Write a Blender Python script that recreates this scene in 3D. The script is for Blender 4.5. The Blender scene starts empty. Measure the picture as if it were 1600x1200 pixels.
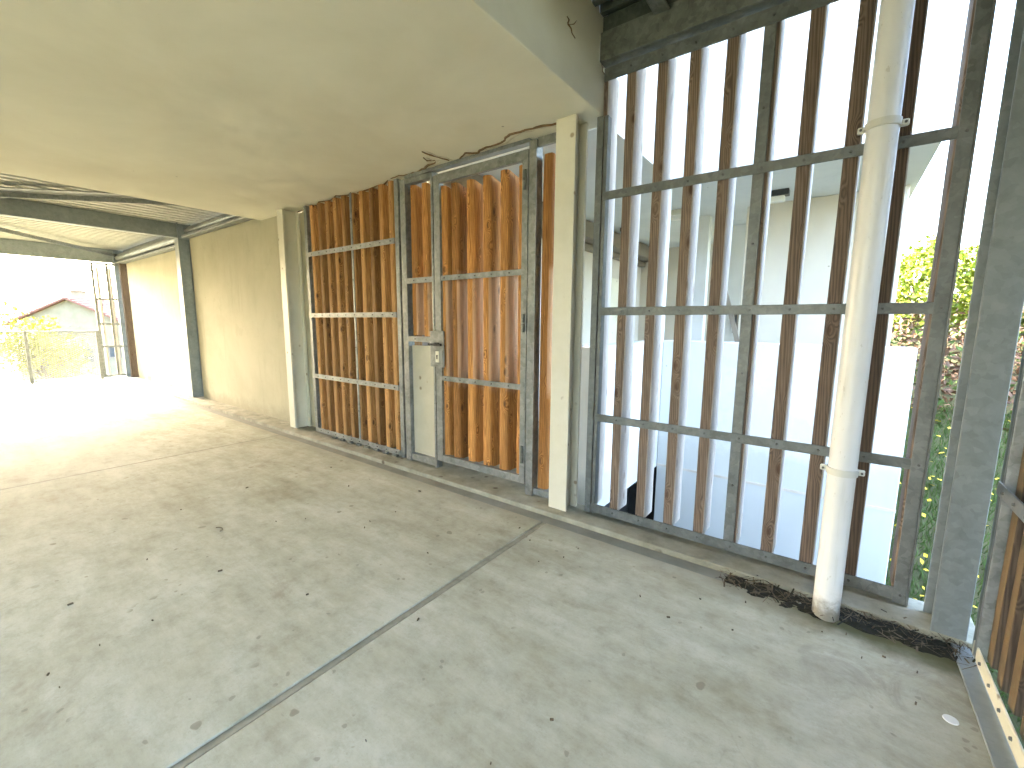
import bpy, bmesh, math, random
from mathutils import Matrix, Vector, noise
random.seed(7)
R = math.radians
S = bpy.context.scene
COL = S.collection

# ------------------------------------------------------------------ camera, sky, sun, exposure
cam = bpy.data.cameras.new('camera'); co = bpy.data.objects.new('camera', cam); COL.objects.link(co)
cam.sensor_width = 36.0; cam.lens = 36.0 * 676.808 / 1600.0
cam.clip_start = 0.05; cam.clip_end = 2000
RT = Vector((0.8004996, 0.5992794, 0.0080356)); DN = Vector((0.0899455, -0.1068691, -0.9901963)); FW = Vector((-0.5925455, 0.7933746, -0.1394511))
m = Matrix.Identity(4)
for i in range(3):
    m[i][0] = RT[i]; m[i][1] = -DN[i]; m[i][2] = -FW[i]
m[2][3] = 1.1
co.matrix_world = m
S.camera = co

SUN_EL, SUN_AZ = 32.5, 8.0                  # the sun stands beyond the open end (-x), a little to the -y side
sd = Vector((-math.cos(R(SUN_AZ)) * math.cos(R(SUN_EL)), -math.sin(R(SUN_AZ)) * math.cos(R(SUN_EL)), math.sin(R(SUN_EL))))
W = bpy.data.worlds.new('World'); S.world = W; W.use_nodes = True
nt = W.node_tree; bg = nt.nodes['Background']
sk = nt.nodes.new('ShaderNodeTexSky'); sk.sky_type = 'NISHITA'; sk.sun_disc = False
sk.sun_elevation = R(SUN_EL); sk.sun_rotation = math.atan2(sd.x, sd.y)
sk.air_density = 1.0; sk.dust_density = 5.0; sk.ozone_density = 0.3
nt.links.new(sk.outputs[0], bg.inputs[0]); bg.inputs[1].default_value = 0.15
sl = bpy.data.lights.new('sun', 'SUN'); sl.energy = 2.0; sl.angle = R(0.5); sl.color = (1.0, 0.95, 0.86)
so = bpy.data.objects.new('sun', sl); COL.objects.link(so); so.rotation_euler = sd.to_track_quat('Z', 'Y').to_euler()
S.view_settings.view_transform = 'Standard'; S.view_settings.look = 'None'
S.view_settings.exposure = 4.85; S.view_settings.gamma = 1.0
S.cycles.max_bounces = 7; S.cycles.diffuse_bounces = 5
S.cycles.use_adaptive_sampling = True; S.cycles.adaptive_threshold = .03
S.cycles.use_denoising = True

# ------------------------------------------------------------------ materials
class N:
    def __init__(s, name):
        s.m = bpy.data.materials.new(name); s.m.use_nodes = True
        s.t = s.m.node_tree; s.b = s.t.nodes['Principled BSDF']
    def n(s, typ, ins=None, **kw):
        x = s.t.nodes.new(typ)
        for k, v in kw.items(): setattr(x, k, v)
        for k, v in (ins or {}).items(): s.set(x.inputs[k], v)
        return x
    def set(s, sock, v):
        if isinstance(v, bpy.types.NodeSocket): s.t.links.new(v, sock)
        elif isinstance(v, tuple) and len(v) == 3 and sock.type == 'RGBA': sock.default_value = (*v, 1)
        else: sock.default_value = v
    def obj(s, sc=(1, 1, 1), rnd=False, world=False):
        v = s.n('ShaderNodeNewGeometry').outputs['Position'] if world else s.n('ShaderNodeTexCoord').outputs['Object']
        if rnd:
            r = s.n('ShaderNodeObjectInfo').outputs['Random']
            r = s.math('MULTIPLY', r, 37.0)
            c = s.n('ShaderNodeCombineXYZ', {0: r, 1: r, 2: r}).outputs[0]
            v = s.n('ShaderNodeVectorMath', {0: v, 1: c}, operation='ADD').outputs[0]
        if sc != (1, 1, 1):
            v = s.n('ShaderNodeMapping', {'Vector': v, 'Scale': sc}).outputs[0]
        return v
    def noise(s, v, scale, detail=6, rough=.6, dist=0):
        return s.n('ShaderNodeTexNoise', {'Vector': v, 'Scale': scale, 'Detail': detail, 'Roughness': rough, 'Distortion': dist}).outputs[0]
    def vor(s, v, scale, feature='F1', out=0, rand=1.0):
        return s.n('ShaderNodeTexVoronoi', {'Vector': v, 'Scale': scale, 'Randomness': rand}, feature=feature).outputs[out]
    def ramp(s, f, stops, mode='LINEAR'):
        r = s.n('ShaderNodeValToRGB', {0: f}); e = r.color_ramp.elements; r.color_ramp.interpolation = mode
        while len(e) < len(stops): e.new(.5)
        for k, (p, c) in zip(e, stops):
            k.position = p; k.color = (*c, 1) if isinstance(c, tuple) else (c, c, c, 1)
        return r.outputs[0]
    def math(s, op, a, b=0.0, c=None, clamp=False):
        i = {0: a, 1: b}
        if c is not None: i[2] = c
        return s.n('ShaderNodeMath', i, operation=op, use_clamp=clamp).outputs[0]
    def mix(s, f, a, b, mode='MIX'):
        x = s.n('ShaderNodeMix', data_type='RGBA', blend_type=mode)
        s.set(x.inputs[0], f); s.set(x.inputs[6], a); s.set(x.inputs[7], b)
        return x.outputs[2]
    def step(s, f, a, b):
        return s.n('ShaderNodeMapRange', {0: f, 1: a, 2: b, 3: 0.0, 4: 1.0}, interpolation_type='SMOOTHSTEP').outputs[0]
    def xyz(s, v): return s.n('ShaderNodeSeparateXYZ', {0: v}).outputs
    def bump(s, h, strength=.2, dist=.005):
        s.set(s.b.inputs['Normal'], s.n('ShaderNodeBump', {'Height': h, 'Strength': strength, 'Distance': dist}).outputs[0])
    def out(s, color, rough=.6, metal=0.0, spec=.5):
        s.set(s.b.inputs['Base Color'], color); s.set(s.b.inputs['Roughness'], rough); s.set(s.b.inputs['Metallic'], metal)
        s.set(s.b.inputs['Specular IOR Level'], spec)
        return s.m

def simple(name, c1, c2, scale=6, rough=.7, metal=0.0, bump=.15, sc=(1, 1, 1), spots=0, spotc=(.1, .08, .05), bscale=90, spec=.4, rnd=False):
    k = N(name); v = k.obj(sc, rnd)
    f = k.noise(v, scale, 8, .65)
    c = k.ramp(f, [(.3, c1), (.7, c2)])
    if spots:
        d = k.vor(v, spots); mask = k.math('MULTIPLY', k.step(d, .22, .1), k.step(k.noise(v, spots * .35, 2), .55, .62))
        c = k.mix(mask, c, spotc)
    if bump: k.bump(k.noise(v, bscale, 4), bump, .004)
    return k.out(c, rough, metal, spec)

def m_floor():
    k = N('trowelled concrete'); v = k.obj()
    big = k.noise(v, .9, 5, .6, .4); mid = k.noise(v, 3.5, 10, .72, .15); fine = k.noise(v, 45, 5, .7)
    streak = k.noise(k.obj((1.0, 3.2, 1)), 2.0, 9, .72, .15)
    c = k.ramp(k.math('MULTIPLY_ADD', mid, .5, k.math('MULTIPLY', big, .5)), [(.36, (.27, .25, .165)), (.5, (.40, .385, .285)), (.63, (.485, .475, .38))])
    c = k.mix(.45, c, k.ramp(streak, [(.34, (.27, .25, .165)), (.62, (.54, .53, .43))]))
    c = k.mix(k.math('MULTIPLY', k.step(k.noise(v, 130, 3, .7), .56, .68), .16), c, (.22, .2, .16))
    grit = k.noise(v, 13, 9, .78); c = k.mix(1.0, c, k.ramp(grit, [(.34, (.84, .83, .8)), (.5, (1, 1, 1)), (.66, (1.08, 1.08, 1.07))]), 'MULTIPLY')
    chip = k.math('MULTIPLY', k.step(k.noise(v, 30, 4, .8), .62, .68), .3); c = k.mix(chip, c, (.24, .22, .155))
    # brown damp blotches
    bl = k.math('MULTIPLY', k.step(k.noise(k.obj((1, 1.6, 1)), 1.35, 7, .72, .6), .58, .7), .5)
    c = k.mix(bl, c, (.27, .235, .165))
    # dark drops and paint spots of scattered sizes
    wob = k.n('ShaderNodeVectorMath', {0: v, 1: k.n('ShaderNodeVectorMath', {0: k.n('ShaderNodeTexNoise', {'Vector': v, 'Scale': 22.0}).outputs[1], 1: (.035, .035, 0)}, operation='MULTIPLY').outputs[0]}, operation='ADD').outputs[0]
    wob = k.n('ShaderNodeMapping', {'Vector': wob, 'Scale': (1, 1, 0)}).outputs[0]
    for sc, lo, nlo, col, am in ((7.0, .12, .51, (.22, .2, .14), .75), (16.0, .14, .52, (.23, .21, .155), .6), (5.0, .10, .62, (.62, .62, .58), .6), (11.0, .10, .62, (.2, .175, .125), .7)):
        d = k.vor(wob, sc); g = k.step(k.noise(k.n('ShaderNodeMapping', {'Vector': v, 'Location': (sc, sc * 2, 0)}).outputs[0], sc * .23, 2), nlo, nlo + .05)
        c = k.mix(k.math('MULTIPLY', k.math('MULTIPLY', k.step(d, lo, lo * .75), g), am), c, col)
    # hairline cracks
    cr = k.n('ShaderNodeTexVoronoi', {'Vector': k.n('ShaderNodeVectorMath', {0: v, 1: k.n('ShaderNodeVectorMath', {0: k.n('ShaderNodeTexNoise', {'Vector': v, 'Scale': 2.0, 'Detail': 6.0}).outputs[1], 1: (.7, .7, 0)}, operation='MULTIPLY').outputs[0]}, operation='ADD').outputs[0], 'Scale': .55}, feature='DISTANCE_TO_EDGE').outputs[0]
    c = k.mix(k.math('MULTIPLY', k.step(cr, .003, .0005), .12), c, (.2, .18, .14))
    # mossy damp edge along the kerb in the near corner
    x, y, z = k.xyz(v)
    e = k.math('MULTIPLY', k.step(k.math('ADD', y, k.math('MULTIPLY', k.noise(v, 6, 5), .22)), 1.89, 2.03), k.step(x, -.45, .15))
    w = k.math('MULTIPLY', k.step(k.noise(v, 5, 8, .75, 1.0), .44, .62), k.math('MULTIPLY', k.step(x, -.35, .2), k.step(y, 1.1, 1.75)))
    c = k.mix(k.math('MULTIPLY', w, .55), c, (.25, .225, .17))
    e2 = k.math('MULTIPLY', k.step(k.math('ADD', y, k.math('MULTIPLY', k.noise(v, 9, 5), .12)), 1.86, 2.0), .5)
    c = k.mix(e2, c, (.3, .28, .215))
    c = k.mix(k.math('MULTIPLY', e, .9), c, (.075, .075, .022))
    k.bump(k.math('ADD', k.math('MULTIPLY', mid, .6), k.math('MULTIPLY', fine, .25)), .25, .01)
    return k.out(c, k.ramp(mid, [(.3, .74), (.7, .9)]), 0, .22)

def m_wood(name, dark, light, pale_side=None, pale_amt=0.0, zlo=None, zhi=None, axis=0, edge=None):
    k = N(name); v = k.obj((1, 1, 1), True)
    vs = k.n('ShaderNodeMapping', {'Vector': v, 'Scale': (1, 1, .045)}).outputs[0]
    vo = k.vor(k.n('ShaderNodeMapping', {'Vector': v, 'Scale': (1, 1, .4)}).outputs[0], 13.0)
    knot = k.step(vo, .2, .05)
    kb = k.math('MULTIPLY', k.step(vo, .4, .05), .02)
    off = k.n('ShaderNodeCombineXYZ', {0: kb, 1: kb, 2: 0.0}).outputs[0]
    vs = k.n('ShaderNodeVectorMath', {0: vs, 1: off}, operation='ADD').outputs[0]
    g = k.noise(vs, 85, 6, .7, .3); g2 = k.noise(vs, 150, 3, .6); lo = k.noise(vs, 7, 3, .5)
    rings = k.n('ShaderNodeTexWave', {'Vector': vs, 'Scale': 62.0, 'Distortion': 6.0, 'Detail': 3.0, 'Detail Scale': 1.2}, wave_type='BANDS', bands_direction='DIAGONAL').outputs[1]
    f = k.math('MULTIPLY_ADD', g, .55, k.math('MULTIPLY', rings, .3)); f = k.math('MULTIPLY_ADD', g2, .2, f)
    md = tuple((a * .55 + b * .45) for a, b in zip(dark, light))
    c = k.ramp(f, [(.3, dark), (.5, md), (.7, light)])
    tint = k.n('ShaderNodeObjectInfo').outputs['Random']
    c = k.mix(1.0, c, k.ramp(tint, [(0, (.58, .54, .50)), (.5, (.95, .93, .9)), (1, (1.3, 1.27, 1.2))]), 'MULTIPLY')
    c = k.mix(k.math('MULTIPLY', k.step(lo, .48, .72), .5), c, tuple(a * .7 for a in dark))
    c = k.mix(k.math('MULTIPLY', knot, .85), c, (.055, .022, .01))
    if pale_side:  # paler tone on faces along one axis, limited in height where set
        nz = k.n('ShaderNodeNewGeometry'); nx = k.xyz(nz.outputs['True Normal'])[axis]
        msk = k.math('MULTIPLY', k.step(nx, .25, .6), pale_amt)
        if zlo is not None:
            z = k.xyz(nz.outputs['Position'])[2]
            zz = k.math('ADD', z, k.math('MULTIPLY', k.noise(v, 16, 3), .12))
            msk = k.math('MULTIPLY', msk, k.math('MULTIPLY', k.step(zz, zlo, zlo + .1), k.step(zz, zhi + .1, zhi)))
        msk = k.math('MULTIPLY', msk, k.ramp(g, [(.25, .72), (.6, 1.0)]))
        c = k.mix(msk, c, k.mix(k.math('MULTIPLY', knot, .6), k.mix(k.step(g2, .35, .7), tuple(b * .82 for b in pale_side), pale_side), (.25, .17, .12)))
    if edge:
        nz = k.n('ShaderNodeNewGeometry'); nx = k.xyz(nz.outputs['True Normal'])[0]
        c = k.mix(k.math('MULTIPLY', k.step(nx, -.6, -.9), .8), c, edge)
    k.bump(k.math('ADD', g, k.math('MULTIPLY', g2, .6)), .35, .003)
    return k.out(c, .72, 0, .3)

def m_galv(name, a, b, c3, rough=.42, metal=.55):
    k = N(name); v = k.obj((1, 1, 1), True)
    vd = k.n('ShaderNodeVectorMath', {0: v, 1: k.n('ShaderNodeVectorMath', {0: k.n('ShaderNodeTexNoise', {'Vector': v, 'Scale': 30.0}).outputs[1], 1: (.03, .03, .03)}, operation='MULTIPLY').outputs[0]}, operation='ADD').outputs[0]
    sp = k.n('ShaderNodeTexVoronoi', {'Vector': vd, 'Scale': 45.0}).outputs['Color']
    sp = k.xyz(sp)[0]; nz = k.noise(v, 7, 7, .7, .8); st = k.noise(k.obj((1, 1, .12), True), 20, 5, .7)
    f = k.math('MULTIPLY_ADD', sp, .22, k.math('MULTIPLY', nz, .78))
    c = k.ramp(f, [(.3, a), (.5, b), (.72, c3)])
    c = k.mix(k.math('MULTIPLY', k.step(st, .58, .75), .35), c, tuple(x * .6 for x in a))
    k.bump(k.noise(v, 120, 3), .06, .002)
    return k.out(c, k.ramp(sp, [(0, rough - .06), (1, rough + .14)]), metal, .5)

def m_pvc():
    k = N('white plastic pipe'); v = k.obj(); z = k.xyz(v)[2]
    c = k.ramp(k.noise(v, 3, 4), [(.3, (.62, .625, .60)), (.7, (.69, .695, .675))])
    run = k.noise(k.obj((1, 1, .08)), 26, 5, .7); c = k.mix(k.math('MULTIPLY', k.step(run, .54, .7), .3), c, (.42, .40, .32))
    sp = k.math('ADD', z, k.math('MULTIPLY', k.noise(v, 28, 6, .75), -.16))
    c = k.mix(k.math('MULTIPLY', k.step(sp, .03, -.07), .85), c, (.15, .13, .085))
    sc = k.math('MULTIPLY', k.step(k.noise(k.obj((1, 1, .4)), 60, 3, .7), .66, .7), .4); c = k.mix(sc, c, (.36, .34, .28))
    return k.out(c, .34, 0, .4)

def m_render(name, c1, c2, grain=160, stain=.25, streak=True, bump=.25, sc2=(.16, .14, .09)):
    k = N(name); v = k.obj()
    f = k.noise(v, 1.1, 6, .6, .3); c = k.ramp(f, [(.36, c1), (.64, c2)])
    if streak:
        s = k.noise(k.obj((1, 1, .12)), 9, 6, .7); c = k.mix(k.math('MULTIPLY', k.step(s, .5, .75), stain), c, tuple(a * .72 for a in c1))
    d = k.vor(v, 9); g = k.step(k.noise(v, 3, 2), .6, .66)
    c = k.mix(k.math('MULTIPLY', k.math('MULTIPLY', k.step(d, .09, .05), g), .6), c, sc2)
    if streak:
        zz = k.math('ADD', k.xyz(v)[2], k.math('MULTIPLY', k.noise(v, 7, 7, .7), -.35))
        c = k.mix(k.math('MULTIPLY', k.step(zz, .02, -.16), .5), c, tuple(a * .6 for a in c1))
        c = k.mix(k.math('MULTIPLY', k.step(k.noise(v, 2.6, 8, .75), .56, .66), .22), c, tuple(a * .75 for a in c1))
    k.bump(k.noise(v, grain, 5, .7), bump, .004)
    return k.out(c, .85, 0, .25)

MAT = dict(
    floor=m_floor(),
    joint=simple('joint mortar', (.2, .19, .135), (.33, .31, .235), 14, .8, 0, .3),
    gutter=simple('grey sealant strip', (.17, .17, .135), (.25, .25, .21), 5, .7, 0, .3),
    kerb=simple('kerb concrete', (.18, .17, .12), (.36, .345, .265), 7, .85, 0, .4, spots=9),
    soffit=m_render('cream soffit paint', (.635, .605, .475), (.725, .70, .565), 110, .1, False, .12),
    wall=m_render('cement render', (.40, .37, .255), (.475, .445, .32), 190, .3, True, .5),
    cream=simple('cream lacquered steel', (.58, .55, .42), (.65, .62, .50), 5, .45, 0, .04, spots=13, spotc=(.3, .24, .15)),
    white=m_render('white exterior paint', (.60, .615, .60), (.68, .69, .67), 130, .12, True, .15),
    wallseam=simple('stained wall seam', (.46, .40, .33), (.6, .56, .5), 12, .9),
    warm=m_render('warm white paint', (.54, .50, .42), (.60, .56, .48), 130, .1, False, .1),
    galv=m_galv('galvanised steel', (.17, .18, .17), (.25, .262, .248), (.34, .35, .335)),
    fgalv=m_galv('darker galvanised steel', (.10, .11, .10), (.145, .155, .145), (.21, .22, .208), .5, .4),  # darker tone than the plain galvanised steel
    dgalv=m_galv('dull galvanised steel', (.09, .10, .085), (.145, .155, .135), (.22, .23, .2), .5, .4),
    bluesteel=m_galv('blue grey galvanised post', (.19, .215, .213), (.235, .263, .26), (.28, .31, .305), .5, .2),
    deck=m_galv('galvanised roof deck', (.44, .44, .39), (.52, .52, .46), (.6, .59, .53), .55, .1),
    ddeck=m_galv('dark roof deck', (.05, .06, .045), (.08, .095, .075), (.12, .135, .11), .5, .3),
    wood=m_wood('larch board', (.18, .078, .022), (.50, .28, .10)),
    dwood=m_wood('larch door board', (.20, .078, .018), (.62, .30, .085), (.74, .50, .32), .6, .68, 1.42),  # faces towards +x are paler between two heights
    fwood=m_wood('weathered larch board', (.085, .06, .044), (.22, .163, .122), (.66, .61, .55), .95),
    rwood=m_wood('grey brown larch board', (.045, .032, .022), (.125, .092, .064), edge=(.17, .118, .058)),
    plate=simple('beige lacquered plate', (.40, .37, .27), (.47, .44, .33), 5, .5, 0, .06, spots=11, spotc=(.2, .16, .1)),
    nsteel=m_galv('blue grey corner steel', (.15, .172, .172), (.19, .215, .215), (.235, .26, .258), .5, .25),
    pvc=m_pvc(),
    clamp=simple('pale plastic clamp', (.52, .52, .46), (.58, .58, .52), 6, .4),
    black=simple('black metal and void shade', (.02, .02, .02), (.04, .04, .04), 8, .35),  # also colours the sheets that stand for shade below the landing
    bolt=simple('bolt head', (.06, .06, .055), (.14, .14, .13), 20, .5, .4),
    rust=simple('brown water stain', (.10, .055, .02), (.26, .17, .08), 30, .9),
    flake=simple('lifted paint flake', (.50, .46, .33), (.66, .62, .49), 26, .85, 0, .4),
    dirt=simple('black leaf dirt', (.006, .006, .004), (.032, .03, .014), 30, .95, 0, .8, bscale=60),
    moss=simple('olive moss', (.05, .052, .012), (.13, .12, .03), 24, .95, 0, .6, bscale=80),
    twig=simple('dry twig', (.05, .035, .02), (.18, .14, .085), 30, .9),
    disc=simple('white filler disc', (.62, .63, .6), (.74, .75, .72), 25, .6, 0, .2),
    brownbeam=simple('brown grey steel beam', (.17, .145, .11), (.25, .215, .17), 4, .6),
    lamp=simple('opal lamp cover', (.75, .74, .68), (.8, .79, .73), 4, .35),
    glass=simple('dark window glass', (.03, .04, .05), (.06, .07, .08), 2, .08),
    tile=simple('red roof tile', (.14, .06, .045), (.2, .1, .075), 9, .8),
    housewall=m_render('pale house render', (.20, .18, .125), (.24, .215, .155), 40, .15),
    shutter=simple('grey house shutter', (.16, .13, .11), (.24, .2, .17), 6, .7),
    bark=simple('grey bark', (.10, .075, .05), (.2, .16, .11), 12, .9, 0, .6, (1, 1, .3)),
    leafy=simple('yellow green leaf', (.20, .22, .015), (.36, .34, .02), 3, .55, rnd=True, bump=0),
    leafh=simple('bright hedge leaf', (.09, .14, .008), (.22, .26, .014), 2.5, .55, bump=0),
    leafr=simple('russet leaf', (.07, .035, .02), (.15, .09, .05), 5, .7, bump=0),
    leafg=simple('green ground leaf', (.03, .07, .01), (.08, .13, .02), 5, .7, bump=0),
    flower=simple('yellow flower', (.60, .45, .02), (.7, .52, .03), 5, .6, bump=0),
    ground=simple('dry ground', (.045, .06, .02), (.11, .10, .05), .6, .95, 0, .4, bscale=8),
)

# ------------------------------------------------------------------ mesh helpers
class MB:
    def __init__(s): s.bm = bmesh.new()
    def _merge(s, t, mi=0, mat=None):
        if mat is not None: bmesh.ops.transform(t, matrix=mat, verts=t.verts)
        for f in t.faces: f.material_index = mi
        me = bpy.data.meshes.new('t'); t.to_mesh(me); t.free(); s.bm.from_mesh(me); bpy.data.meshes.remove(me)
        return s
    def box(s, x0, x1, y0, y1, z0, z1, mi=0, bev=.0015, seg=1, mat=None):
        t = bmesh.new(); bmesh.ops.create_cube(t, size=1)
        for v in t.verts: v.co = ((x0 + x1) / 2 + v.co.x * (x1 - x0), (y0 + y1) / 2 + v.co.y * (y1 - y0), (z0 + z1) / 2 + v.co.z * (z1 - z0))
        if bev: bmesh.ops.bevel(t, geom=t.edges[:], offset=min(bev, .45 * min(x1 - x0, y1 - y0, z1 - z0)), segments=seg, affect='EDGES', profile=.6)
        return s._merge(t, mi, mat)
    def cyl(s, a, b, r0, r1=None, n=12, mi=0, cap=True):
        a = Vector(a); b = Vector(b); r1 = r0 if r1 is None else r1
        t = bmesh.new(); bmesh.ops.create_cone(t, cap_ends=cap, segments=n, radius1=r0, radius2=r1, depth=(b - a).length)
        q = (b - a).to_track_quat('Z', 'Y').to_matrix().to_4x4(); q.translation = (a + b) / 2
        return s._merge(t, mi, q)
    def prism(s, pts, axis, a, b, mi=0):
        t = bmesh.new()
        def P(p, h): return {'z': (p[0], p[1], h), 'x': (h, p[0], p[1]), 'y': (p[0], h, p[1])}[axis]
        lo = [t.verts.new(P(p, a)) for p in pts]; hi = [t.verts.new(P(p, b)) for p in pts]; n = len(pts)
        t.faces.new(lo[::-1]); t.faces.new(hi)
        for i in range(n): t.faces.new((lo[i], lo[(i + 1) % n], hi[(i + 1) % n], hi[i]))
        bmesh.ops.recalc_face_normals(t, faces=t.faces[:])
        return s._merge(t, mi)
    def bar(s, a, b, w, h, mi=0):
        a = Vector(a); b = Vector(b); L = (b - a).length
        q = (b - a).to_track_quat('X', 'Z').to_matrix().to_4x4(); q.translation = (a + b) / 2
        return s.box(-L / 2, L / 2, -w / 2, w / 2, -h / 2, h / 2, mi, 0, 1, q)
    def mesh(s, name):
        me = bpy.data.meshes.new(name); s.bm.to_mesh(me); s.bm.free(); return me
    def build(s, name, mats, parent=None, smooth=False, loc=None):
        me = s.mesh(name)
        return link(name, me, mats, parent, smooth, loc)

def link(name, me, mats, parent=None, smooth=False, loc=None):
    for mm in (mats if isinstance(mats, (list, tuple)) else [mats]):
        if not len(me.materials) or mm not in list(me.materials): me.materials.append(mm)
    if smooth:
        for p in me.polygons: p.use_smooth = True
    o = bpy.data.objects.new(name, me); COL.objects.link(o)
    if parent: o.parent = parent
    if loc: o.location = loc
    return o
def tag(o, label, cat, group=None, kind=None):
    o['label'] = label; o['category'] = cat
    if group: o['group'] = group
    if kind: o['kind'] = kind
    return o
def thing(name, label, cat, loc=(0, 0, 0), rz=0, group=None):
    o = bpy.data.objects.new(name, None); COL.objects.link(o); o.empty_display_size = .1
    o.location = loc; o.rotation_euler = (0, 0, rz)
    return tag(o, label, cat, group)
def struct(o): o['kind'] = 'structure'; return o
def pydata(name, V, F, mats, mi=None, parent=None):
    me = bpy.data.meshes.new(name); me.from_pydata(V, [], F); me.update()
    o = link(name, me, mats, parent)
    if mi: me.polygons.foreach_set('material_index', mi)
    return o

# ------------------------------------------------------------------ ground outside
def sm(x, a, b):
    t = max(0, min(1, (x - a) / (b - a))); return t * t * (3 - 2 * t)
def ground_h(x, y):
    left = -4.6
    right = -.45 if y < 2.3 else -2.7
    if y >= 2.3:
        bank = -1.5 + .52 * (y - 4.2) if y < 9 else -1.5 + .52 * 4.8
        right = right + (bank - right) * sm(x, -1.2, .2) * sm(y, 3.6, 4.2)
    k = sm(-x, 11.4, 14)
    h = right * (1 - k) + left * k
    return h + (.05 * noise.noise(Vector((x * .6, y * .6, 0))) if y > 4.3 and x > 0 else 0)
def axis(lo, hi, dense_lo, dense_hi, d):
    a = []; x = dense_lo
    while x <= dense_hi + 1e-6: a.append(x); x += d
    s = d; x = dense_hi
    while x < hi: s *= 1.5; x += s; a.append(min(x, hi))
    s = d; x = dense_lo
    while x > lo: s *= 1.5; x -= s; a.insert(0, max(x, lo))
    return a
xs = axis(-700, 500, -16, 8, .4); ys = axis(-500, 500, -5, 13, .2999)
V = [(x, y, ground_h(x, y)) for y in ys for x in xs]; n = len(xs)
F = [(j * n + i, j * n + i + 1, (j + 1) * n + i + 1, (j + 1) * n + i) for j in range(len(ys) - 1) for i in range(n - 1)]
struct(pydata('ground', V, F, MAT['ground']))

# ------------------------------------------------------------------ deck floor, joints, kerb
JX = (-1.222, -4.27); JW = .034
b = MB()
edges = [(.49, JX[0] + JW / 2), (JX[0] - JW / 2, JX[1] + .011), (JX[1] - .011, -11.15)]
for hi, lo in edges: b.box(lo, hi, -3.7, 1.945, -.3, 0, 0, .004, 2)
b.box(-11.15, .49, -3.7, 1.945, -.5, -.301, 0, 0)
struct(b.build('floor', MAT['floor']))
b = MB(); b.box(JX[0] - JW / 2 - .001, JX[0] + JW / 2 + .001, -3.7, 1.94, -.2, -.007, 0, 0)
b.box(JX[0] - .006, JX[0] + JW / 2 - .004, -3.7, 1.94, -.15, -.0025, 0, .001)
b.box(JX[1] - .012, JX[1] + .012, -3.7, 1.94, -.2, -.0015, 0, 0)
struct(b.build('expansion_joint', MAT['joint']))
b = MB(); b.box(-11.15, .49, 1.945, 2.03, -.5, -.006, 0, .002)
struct(b.build('gutter', MAT['gutter']))
b = MB(); b.box(-11.15, .49, 2.03, 2.15, -.5, .022, 0, .006, 2); b.box(-11.15, -1.3, 2.15, 2.42, -.5, .010, 0, .003); b.box(-1.299, .5, 2.15, 2.27, -.5, .010, 0, .003)
struct(b.build('kerb', MAT['kerb']))

# ------------------------------------------------------------------ the storey above, walls, columns
OV0, OV1, OVB, OVT = -5.03, -1.072, 2.305, 5.2
up = thing('upper_storey', 'cream painted upper storey overhanging the deck with a low flat soffit', 'building', (-3.0, 0, 2.16))
b = MB(); b.box(OV0, OV1, -3.7, OVB, 2.16, OVT, 0, .008, 2)
o = b.build('soffit_block', MAT['soffit'], up); o.matrix_parent_inverse = Matrix.Translation((3.0, 0, -2.16))
def ribbon(mb, pts, w, h0, h1, plane, mi):
    """crooked strip along pts lying on the soffit ('z') or the fascia ('x')"""
    P = []
    for (a, c), (d, e) in zip(pts[:-1], pts[1:]):
        L = math.hypot(d - a, e - c); k = max(1, int(L / .03))
        for i in range(k):
            t = i / k; P.append((a + (d - a) * t + random.uniform(-.009, .009), c + (e - c) * t + random.uniform(-.009, .009)))
    P.append(pts[-1]); n = len(P)
    for i in range(n - 1):
        (a, c), (d, e) = P[i], P[i + 1]; L = math.hypot(d - a, e - c) or 1; nx, ny = -(e - c) / L, (d - a) / L
        def ww(j): return w * (.3 + .9 * abs(noise.noise(Vector((P[j][0] * 9, P[j][1] * 9, 3))))) * min(1, (j + .3) / 2, (n - j - .7) / 2)
        q = []
        for (px, py), s_, wj in (((a, c), -1, ww(i)), ((d, e), -1, ww(i + 1)), ((d, e), 1, ww(i + 1)), ((a, c), 1, ww(i))): q.append((px + nx * s_ * wj, py + ny * s_ * wj))
        t = bmesh.new()
        A = [t.verts.new((x, y, h0) if plane == 'z' else (h0, x, y)) for x, y in q]; B = [t.verts.new((x, y, h1) if plane == 'z' else (h1, x, y)) for x, y in q]
        t.faces.new(A); t.faces.new(B[::-1])
        for k in range(4): t.faces.new((A[k], A[(k + 1) % 4], B[(k + 1) % 4], B[k]))
        mb._merge(t, mi)
CR = [[(-4.34, 2.29), (-4.122, 2.264), (-4.018, 2.282), (-3.812, 2.216), (-3.703, 2.243), (-3.529, 2.199), (-3.405, 2.241), (-3.327, 2.208)],
      [(-3.29, 2.256), (-3.149, 2.249), (-3.001, 2.233), (-2.907, 2.241), (-2.82, 2.192)], [(-2.76, 2.181), (-2.675, 2.172), (-2.584, 2.203)],
      [(-2.607, 2.187), (-2.505, 2.194), (-2.401, 2.173), (-2.319, 2.157), (-2.244, 2.138)], [(-2.184, 1.968), (-2.182, 2.047), (-2.163, 2.113), (-2.154, 2.174)],
      [(-2.257, 2.033), (-2.272, 2.09), (-2.23, 2.12)],
      [(-2.11, 2.206), (-2.022, 2.161), (-1.979, 2.14), (-1.92, 2.182), (-1.858, 2.153), (-1.748, 2.16), (-1.7, 2.149), (-1.635, 2.108), (-1.55, 2.086), (-1.45, 2.098), (-1.382, 2.109), (-1.326, 2.13), (-1.208, 2.142)]]
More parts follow.
